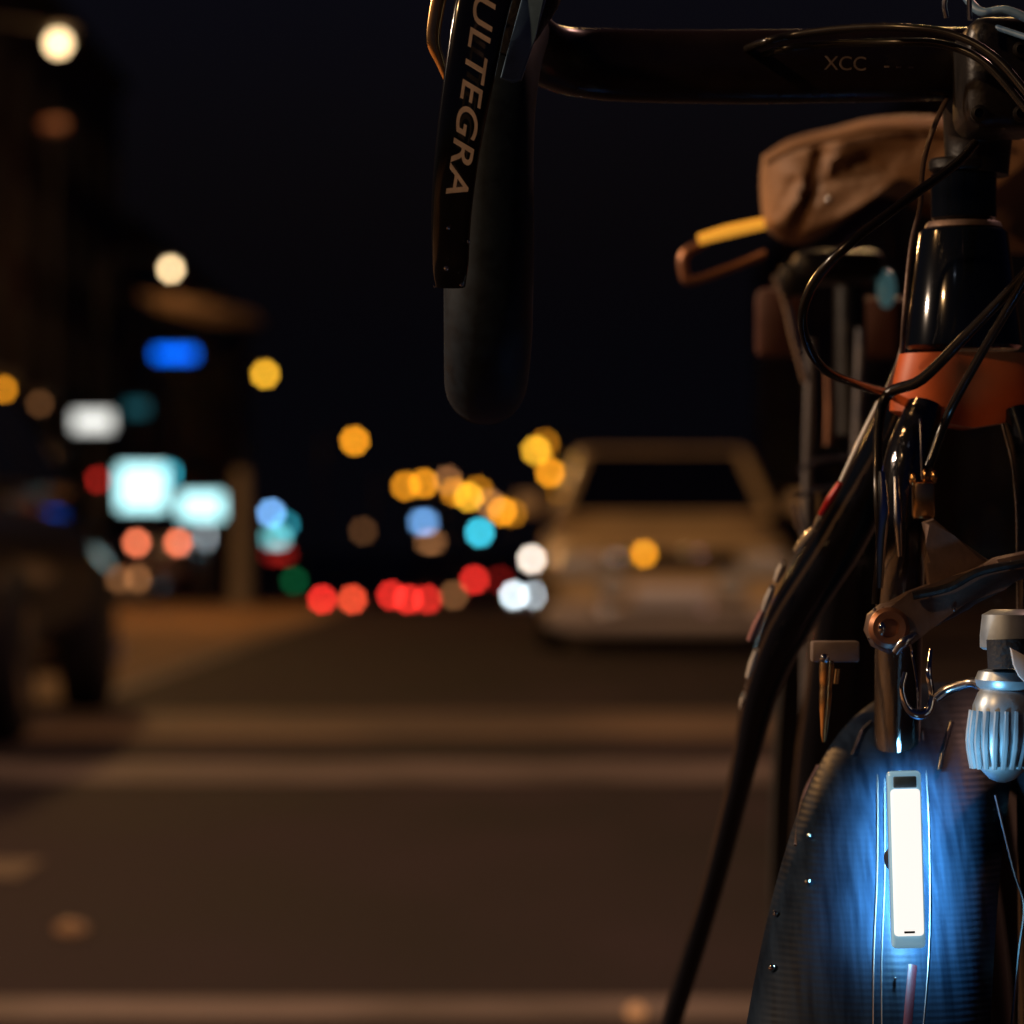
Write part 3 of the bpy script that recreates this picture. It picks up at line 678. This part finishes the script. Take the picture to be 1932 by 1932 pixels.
# down tube : sweeps back and to the left
dt = [(1750, 640, 1.68), (1714, 760, 1.69), (1646, 900, 1.71), (1582, 1020, 1.74), (1496, 1160, 1.78), (1440, 1290, 1.82), (1401, 1450, 1.87), (1353, 1640, 1.93), (1306, 1800, 1.98), (1245, 2000, 2.05), (1160, 2300, 2.14)]
downt = pxtube('down_tube', dt, [(40, 60), (42, 66), (44, 70), (46, 66), (44, 60), (34, 52), (24, 46), (22, 40), (22, 38), (21, 38), (21, 38)], 'frame', rb, seg=28, n=10, power=2.4)
# lamp glints and highlights painted along the outer (left) edge of the down tube
def edge_highlight(name, a, b, m, wpx, y, t=11, par=downt):
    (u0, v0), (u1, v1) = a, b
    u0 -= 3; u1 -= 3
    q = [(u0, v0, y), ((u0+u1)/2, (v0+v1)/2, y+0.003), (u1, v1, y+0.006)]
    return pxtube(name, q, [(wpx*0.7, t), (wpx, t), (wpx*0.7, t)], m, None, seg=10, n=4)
strs = [((1661, 757), (1589, 908), 'whitedecal_highlight', 6.0), ((1588, 911), (1551, 970), 'redhighlight', 8), ((1549, 975), (1540, 992), 'glint', 5),
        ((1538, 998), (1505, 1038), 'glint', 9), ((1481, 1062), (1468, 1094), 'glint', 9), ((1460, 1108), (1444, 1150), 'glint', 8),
        ((1443, 1152), (1418, 1207), 'pinkglint', 9), ((1430, 1226), (1414, 1276), 'glint', 7), ((1406, 1312), (1401, 1330), 'glint', 5)]
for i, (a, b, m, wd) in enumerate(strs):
    o = edge_highlight('painted_highlight', a, b, m, wd, 1.675+0.013*i)
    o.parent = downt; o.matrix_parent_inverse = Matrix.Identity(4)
bm = B(); prism(bm, [P(1700, 650, 1.66), P(1690, 690, 1.66), P(1668, 738, 1.67), P(1684, 742, 1.67), P(1706, 700, 1.66)], 0.004, 0.0008); link('frame_decal', bm, M['whitedecal_highlight'], rb)
# second tube hint between (seat tube behind)
pxtube('top_tube', [(1800, 520, 1.66), (1790, 560, 1.9), (1778, 590, 2.12)], 36, 'black', rb)
pxtube('bottom_bracket', [(1150, 2300, 2.14), (1560, 2300, 2.2)], 44, 'black', rb)
pxtube('seat_tube', [(1778, 560, 2.14), (1760, 680, 2.10), (1690, 840, 2.06), (1628, 1000, 2.04), (1590, 1300, 2.1), (1560, 1600, 2.16), (1540, 2300, 2.22)], [(36, 60), (36, 60), (50, 60), (66, 60), (72, 60), (72, 60), (66, 60)], 'black', rb, seg=28, power=2.6)
# fork blades
fkl = pxtube('fork_blade', [(1745, 770, 1.62), (1712, 880, 1.612), (1700, 1050, 1.61), (1694, 1300, 1.62), (1690, 1600, 1.62), (1692, 2000, 1.61), (1700, 2700, 1.60), (1705, 3250, 1.59)],
       [(38, 50), (46, 56), (46, 56), (44, 54), (42, 50), (38, 46), (28, 34), (22, 24)], 'crumple', rb, seg=28, n=12)
pxtube('fork_blade', [(1915, 780, 1.62), (1945, 900, 1.612), (1950, 1100, 1.61), (1950, 1500, 1.62), (1950, 2000, 1.61), (1950, 3250, 1.59)],
       [(30, 50), (34, 52), (32, 50), (32, 48), (28, 40), (20, 24)], 'black', rb, seg=24, n=12)
bm = B(); box(bm, P(1742, 945, 1.575), (0.009, 0.01, 0.016), bev=0.002); link('cable_guide', bm, M['brass'], rb)
bm = B()
for (u, v) in ((1722, 905), (1745, 898), (1762, 900)): ellipsoid(bm, P(u, v, 1.575), (0.0015, 0.0015, 0.003), 8)
link('ferrule', bm, M['brass'], rb)
# wheel, tyre, mudguard turned 14 degrees
yaw = R(14); f = Vector((-math.sin(yaw), -math.cos(yaw), 0)); lt = Vector((math.cos(yaw), -math.sin(yaw), 0)); up = Vector((0, 0, 1))
WC = Vector((0.198, 1.728, 0.300)); RG = 0.308
def guard(bm):
    A = 70; W = 22; top = []; bot = []
    for i in range(A+1):
        a = R(-35+i*135/A); w_ = 0.041+0.011*min(1, max(0, (a-R(5))/R(60)))
        if i < 2: w_ *= 0.6+0.2*i
        ro = []; ri = []
        for j in range(W+1):
            s = -1+2*j/W; th = s*R(72)
            lat = w_*math.sin(th)/math.sin(R(72)); dr = -0.022*(1-math.cos(th))/(1-math.cos(R(72)))
            for lst, rr in ((ro, 0), (ri, -0.0022)):
                rad = RG+dr+rr
                lst.append(bm.verts.new(WC+(up*math.cos(a)+f*math.sin(a))*rad+lt*lat*(1 if rr == 0 else 0.96)))
        top.append(ro); bot.append(ri)
    for L_, rev in ((top, 0), (bot, 1)):
        for a, b in zip(L_, L_[1:]):
            for j in range(W): bm.faces.new((a[j], a[j+1], b[j+1], b[j]) if not rev else (a[j], b[j], b[j+1], a[j+1]))
    for L1, L2 in ((top, bot),):
        for j in (0, W):
            for i in range(A): bm.faces.new((L1[i][j], L1[i+1][j], L2[i+1][j], L2[i][j]))
        for i in (0, A):
            for j in range(W): bm.faces.new((L1[i][j], L1[i][j+1], L2[i][j+1], L2[i][j]))
bm = B(); guard(bm); gd = link('front_mudguard', bm, M['guard'], rb)
def gpt(a_deg, s, out=0.0):
    a = R(a_deg); w_ = 0.041+0.011*min(1, max(0, (a-R(5))/R(60))); th = s*R(72)
    lat = w_*math.sin(th)/math.sin(R(72)); dr = -0.022*(1-math.cos(th))/(1-math.cos(R(72)))
    return WC+(up*math.cos(a)+f*math.sin(a))*(RG+dr+out)+lt*lat
DEFER = 1
def hit(u, v):
    best = None
    for ai in range(20, 140):
        for si in range(-20, 21):
            a = ai*0.5; s = si/20; p = gpt(a, s, 0.0008); kx = K(p.y); uu = 966+p.x/kx; vv = HV-(p.z-CAMZ)/kx
            d = (uu-u)**2+(vv-v)**2
            if best is None or d < best[0]: best = (d, a, s)
    return best
for (u, v, r) in ((1530, 1580, 5), (1528, 1662, 7), (1460, 1726, 6), (1460, 1828, 8), (1690, 1846, 3)):
    _, a, s = hit(u, v); p = gpt(a, s, 0.0012)
    bm = B(); ellipsoid(bm, p, (r*K(1.5), 0.0016, r*K(1.5)), 14); link('bolt', bm, M['chrome'], rb)
def gline(name, pts, w_, m):  # lines on the guard that paint lit edges, a light streak, a red reflection
    q = []
    for (u, v) in pts:
        _, a, s_ = hit(u, v); q.append((a, s_))
    bm = B(); sweep(bm, catmull([gpt(a, s_, 0.0002) for a, s_ in q], 6), [(w_, 0.0004), (w_, 0.0004)], 8, ref=Vector((0, 1, 0)), n=1, smoothp=False)
    o = link(name, bm, M[m], None); o.parent = gd; o.matrix_parent_inverse = Matrix.Identity(4)
gline('painted_highlight', [(1652, 1380), (1652, 1500), (1650, 1650), (1648, 1800), (1646, 1960)], 0.0003, 'greyarm')
gline('painted_highlight', [(1668, 1370), (1668, 1500), (1664, 1650), (1661, 1800), (1658, 1960)], 0.0003, 'greypost')
gline('painted_highlight', [(1746, 1380), (1748, 1500), (1750, 1650), (1748, 1800), (1744, 1960)], 0.0003, 'greypost')
gline('painted_highlight', [(1496, 1420), (1500, 1500), (1500, 1590)], 0.0010, 'greyarm')
gline('painted_highlight', [(1720, 1822), (1716, 1880), (1712, 1960)], 0.0018, 'redrefl')
bm = B()
def ringtorus(bm, R0, r, m=64, n=14, sy=1.0):
    vs = []
    for i in range(m):
        a = 2*math.pi*i/m; rr = []
        for j in range(n):
            b = 2*math.pi*j/n
            rr.append(bm.verts.new(WC+(up*math.cos(a)+f*math.sin(a))*(R0+r*sy*math.cos(b))+lt*r*math.sin(b)))
        vs.append(rr)
    for i in range(m):
        for j in range(n): bm.faces.new((vs[i][j], vs[(i+1) % m][j], vs[(i+1) % m][(j+1) % n], vs[i][(j+1) % n]))
ringtorus(bm, 0.282, 0.015, 96); ty = link('tyre', bm, M['rubber'], rb)
bm = B(); ringtorus(bm, 0.250, 0.010, 96, 14, 2.0); link('rim', bm, M['frame'], rb)
bm = B()
for i in range(20):
    a = 2*math.pi*i/20+0.1; s = 1 if i % 2 else -1
    sweep(bm, [WC+lt*0.03*s, WC+(up*math.cos(a)+f*math.sin(a))*0.235], 0.0009, 6, n=1, smoothp=False)
link('spokes', bm, M['alloy'], rb)
bm = B(); lathe(bm, [(0.012, -0.045), (0.022, -0.035), (0.022, -0.028), (0.012, -0.022), (0.012, 0.022), (0.022, 0.028), (0.022, 0.035), (0.012, 0.045)], WC, lt, 24); link('hub', bm, M['alloy'], rb)
pxtube('cable_boot', [(1664, 890, 1.572), (1668, 960, 1.568), (1662, 1040, 1.567), (1660, 1110, 1.566)], [(7, 6), (10, 8), (9, 8), (6, 6)], 'chrome', rb, seg=14)
pxtube('cable_boot', [(1690, 900, 1.570), (1694, 980, 1.566), (1698, 1050, 1.566)], [(5, 5), (8, 7), (5, 5)], 'alloy', rb, seg=14)
pxtube('inner_cable', [(1736, 790, 1.575), (1738, 850, 1.572), (1740, 905, 1.572)], 2.5, 'alloy', rb, seg=8)
pxtube('inner_cable', [(1716, 1205, 1.53), (1722, 1240, 1.53), (1730, 1290, 1.52), (1732, 1345, 1.515)], 2.5, 'chrome', rb, seg=8)
for (u, v, rr_) in ((1800, 1150, 4), (1905, 1070, 5), (1748, 1120, 3), (1650, 1150, 4), (1640, 1205, 3)):
    bm = B(); ellipsoid(bm, P(u, v, 1.543), (rr_*K(1.54), 0.0015, rr_*K(1.54)), 12); link('bolt', bm, M['chrome'], rb)
# thin stay at the right edge
pxtube('mudguard_stay', [(1878, 1500, 1.53), (1912, 1640, 1.53), (1932, 1710, 1.53), (1922, 1800, 1.525), (1908, 1940, 1.52)], 2.6, 'alloy', rb, seg=8)
# brake caliper
YC = 1.545
bm = B(); prism(bm, [P(1640, 1160, YC), P(1665, 1140, YC), (P(1720, 1130, YC)), P(1800, 1100, YC), P(1880, 1052, YC), P(1960, 1035, YC), P(1960, 1085, YC), P(1890, 1100, YC), P(1830, 1150, YC), P(1760, 1185, YC), P(1712, 1205, YC), P(1680, 1235, YC), P(1648, 1220, YC), P(1634, 1190, YC)], 0.014, 0.003)
cal = link('brake_caliper', bm, M['greyarm'], rb)
def cpart(name, bm, m):
    o = link(name, bm, M[m], None); o.parent = cal; o.matrix_parent_inverse = Matrix.Identity(4); return o
bm = B(); prism(bm, [P(1742, 985, 1.556), P(1762, 978, 1.556), P(1800, 1010, 1.556), P(1868, 1058, 1.556), P(1820, 1086, 1.556), P(1752, 1106, 1.556), P(1746, 1060, 1.556), P(1756, 1030, 1.556)], 0.009, 0.002); cpart('caliper_arm', bm, 'greyarm')
bm = B(); sweep(bm, [P(1722, 1124, YC-.004), P(1790, 1108, YC-.004), P(1850, 1078, YC-.004), P(1940, 1060, YC-.004)], 0.0018, 8); cpart('caliper_edge', bm, 'satin')
bm = B(); lathe(bm, [(0.0075, 0), (0.0085, 0.001), (0.0085, 0.003), (0.0068, 0.0046), (0.004, 0.0046), (0.0036, 0.002), (0.0, 0.002)], P(1676, 1184, YC+0.0005), (0, -1, 0), 28); cpart('pivot_bolt', bm, 'coppery')
bm = B(); ellipsoid(bm, P(1664, 1186, YC-0.005), (0.0016, 0.001, 0.003), 10); cpart('bolt', bm, 'chrome')
pxtube('quick_release', [(1690, 1232, 1.53), (1706, 1212, 1.528), (1728, 1196, 1.53)], [(8, 5), (10, 5), (5, 4)], 'alloy', rb, seg=14)
# brake pad and brass barrel
bm = B(); box(bm, P(1575, 1229, 1.57), (90*K(1.57), 0.012, 40*K(1.57)), bev=0.0012); link('brake_pad', bm, M['padblock'], rb)
bm = B(); a, b = P(1560, 1246, 1.555), P(1554, 1400, 1.555); kk = K(1.555)
lathe(bm, [(13*kk, 0), (14*kk, 0.002), (13*kk, 0.008), (11*kk, 0.012), (12*kk, 0.013), (10.5*kk, 0.021), (8*kk, 0.026), (6*kk, 0.031), (3*kk, 0.034)], a, b-a, 20); link('cable_stop', bm, M['brass'], rb)
bm = B(); ellipsoid(bm, P(1556, 1242, 1.55), (0.0022, 0.002, 0.002), 12); link('bolt', bm, M['chrome'], rb)
pxtube('cable_stop', [(1580, 1262, 1.56), (1577, 1290, 1.56)], 5, 'brass', rb, seg=10)
# cable clamp hook (U)
pxtube('cable_clamp', [(1708, 1268, 1.515), (1702, 1300, 1.515), (1712, 1335, 1.515), (1732, 1348, 1.515), (1752, 1340, 1.515), (1758, 1310, 1.515), (1752, 1270, 1.515), (1756, 1225, 1.52)], [5, 5, 7, 10, 8, 6, 6, 4], 'chrome', rb, seg=12)
# knurled toothed cables
for pts_, r_ in (([(1640, 1362), (1626, 1380), (1616, 1402), (1608, 1426)], 5), ([(1796, 1365), (1786, 1395), (1776, 1425), (1768, 1455)], 6)):
    path = catmull([gpt(hit(u, v)[1], hit(u, v)[2], 0.0012) for u, v in pts_], 10); bm = B()
    for i, p in enumerate(path):
        if i % 2 == 0: ellipsoid(bm, p, (r_*K(1.5), 0.0012, 0.00075), 8)
    sweep(bm, path, 0.0006, 8, n=1, smoothp=False)
    link('spring', bm, M['alloy'], rb)
# barrel adjuster, lit by a spot added for the lamp
bm = B(); a = P(1898, 1262, 1.49); ax = P(1882, 1300, 1.49)-P(1898, 1160, 1.49); kk = K(1.49); pr = []
for (r, h) in ((30, 0), (52, 6), (58, 22), (54, 34), (46, 40), (52, 48), (60, 70), (62, 110), (56, 150), (42, 190), (24, 208), (8, 214)): pr.append((r*kk, h*kk))
lathe(bm, pr, a, P(1890, 1470, 1.49)-a, 40)
for i in range(20):
    th = 2*math.pi*i/20; d = Vector((math.cos(th), math.sin(th), 0)); q = P(1892, 1340, 1.49)
    sweep(bm, [q+d*59*kk, q+d*62.5*kk+Vector((-0.0006, 0, -0.012)), q+d*52*kk+Vector((-0.0012, 0, -0.023))], 0.0011, 6, n=3)
link('barrel_adjuster', bm, M['satalloy'], rb)
bm = B(); lathe(bm, [(34*kk, 0), (52*kk, 0.002), (56*kk, 0.010), (56*kk, 0.015), (50*kk, 0.016)], P(1905, 1150, 1.49), (0, 0, -1), 40); link('adjuster_cap', bm, M['satalloy'], rb)
pxtube('cable_end', [(1905, 1205, 1.48), (1908, 1260, 1.48)], 44, 'rubber', rb, seg=28)
bm = B(); prism(bm, [P(1906, 1222, 1.464), P(1940, 1240, 1.464), P(1945, 1300, 1.464), P(1922, 1275, 1.464), P(1912, 1255, 1.464)], 0.003, 0.0006); link('cable_tab', bm, M['whitedecal_highlight'], rb)
pxtube('adjuster_arm', [(1765, 1318, 1.51), (1790, 1300, 1.51), (1830, 1288, 1.505), (1850, 1290, 1.50)], [9, 11, 9, 12], 'alloy', rb, seg=12)
# cables
pxtube('brake_cable', [(1840, 270, 1.56), (1800, 312, 1.55), (1700, 385, 1.53), (1600, 462, 1.52), (1535, 535, 1.53), (1514, 610, 1.54), (1548, 690, 1.56), (1620, 726, 1.60), (1690, 745, 1.64)], 9, 'cable', rb, seg=14)
pxtube('brake_cable', [(1990, 440, 1.50), (1930, 520, 1.52), (1830, 625, 1.55), (1740, 715, 1.58), (1668, 755, 1.60), (1655, 900, 1.575), (1660, 1020, 1.57), (1652, 1140, 1.57)], [9, 9, 10, 11, 11, 8, 8, 8], 'cable', rb, seg=14)
pxtube('shift_cable', [(2000, 400, 1.49), (1932, 530, 1.51), (1850, 670, 1.55), (1790, 780, 1.575), (1752, 880, 1.575)], 9, 'cable', rb, seg=14)
pxtube('shift_cable', [(1400, 96, 1.60), (1440, 80, 1.565), (1500, 66, 1.56), (1600, 54, 1.545), (1700, 52, 1.53), (1800, 66, 1.52), (1880, 110, 1.51), (1950, 190, 1.50)], 8, 'cable', rb, seg=14)
pxtube('shift_cable', [(1430, 106, 1.60), (1470, 94, 1.565), (1550, 84, 1.56), (1680, 80, 1.54), (1780, 84, 1.53), (1860, 120, 1.52), (1940, 210, 1.51)], 8, 'cable', rb, seg=14)
pxtube('gear_cable', [(1790, 180, 1.60), (1762, 240, 1.585), (1742, 310, 1.585), (1736, 390, 1.59), (1722, 450, 1.60), (1714, 510, 1.602), (1706, 600, 1.602), (1702, 665, 1.61)], 5, 'greyarm', rb, seg=10)
# struts of the far side and rest of the bicycle
rc = Vector((0.198-0.24, 2.66, 0.300))
ff, ll = Vector((-0.24, 0.96, 0)).normalized(), Vector((0.96, 0.24, 0)).normalized()

# ------------------------------------------------------------------ the lit lamp on the mudguard
tl_, tr_ = P(1688, 1462, 1.478), P(1745, 1462, 1.478); kk = K(1.478)
le = empty('bicycle_light', P(1710, 1790, 1.49), 'lit white LED strip light standing upright with blue glow on the bicycle front', 'bike light')
tilt = Matrix.Rotation(-R(1.6), 3, 'Y')
cl_ = P(1711, 1623, 1.482)
def orient(p): return tilt @ p
bm = B(); box(bm, cl_+Vector((0, 0.004, 0)), (64*kk, 0.008, 336*kk), rot=tilt, bev=0.0018, seg=3); link('housing', bm, M['clear'], le)
bm = B(); box(bm, cl_+tilt@Vector((0, -0.0008, -4*kk)), (56*kk, 0.0035, 278*kk), rot=tilt, bev=0.0015, seg=3); link('led_lens', bm, M['led'], le)
bm = B(); box(bm, cl_+tilt@Vector((0, -0.0004, 148*kk)), (44*kk, 0.002, 22*kk), rot=tilt, bev=0.0006); link('power_button', bm, M['blueplate'], le)
bm = B(); box(bm, cl_+tilt@Vector((0, -0.0026, -135*kk)), (20*kk, 0.001, 4*kk), rot=tilt); link('charge_mark', bm, M['satin'], le)
bm = B(); sweep(bm, [cl_+Vector((0, 0.007, 0)), cl_+Vector((0, 0.032, -0.002))], 0.006, 16); link('bracket', bm, M['rubber'], le)
for i in range(7):
    vv = 1490+i*44
    _, a, sv = hit(1711-(i-3)*1.2, vv); p = gpt(a, sv, 0.0145); q = gpt(a, sv, 0.0)
    o = lamp_light('led_and_added_glow', p, 0.27, (0.22, 0.66, 1.0), 0.003, spot=R(158)); o.rotation_euler = (q-p).to_track_quat('-Z', 'Y').to_euler()
p = P(1765, 1540, 1.455); q = P(1895, 1310, 1.49)  # added spot in front of the strip, aimed at the barrel adjuster
o = lamp_light('led_and_added_glow', p, 0.20, (0.22, 0.62, 1.0), 0.006, spot=R(58)); o.rotation_euler = (q-p).to_track_quat('-Z', 'Y').to_euler()
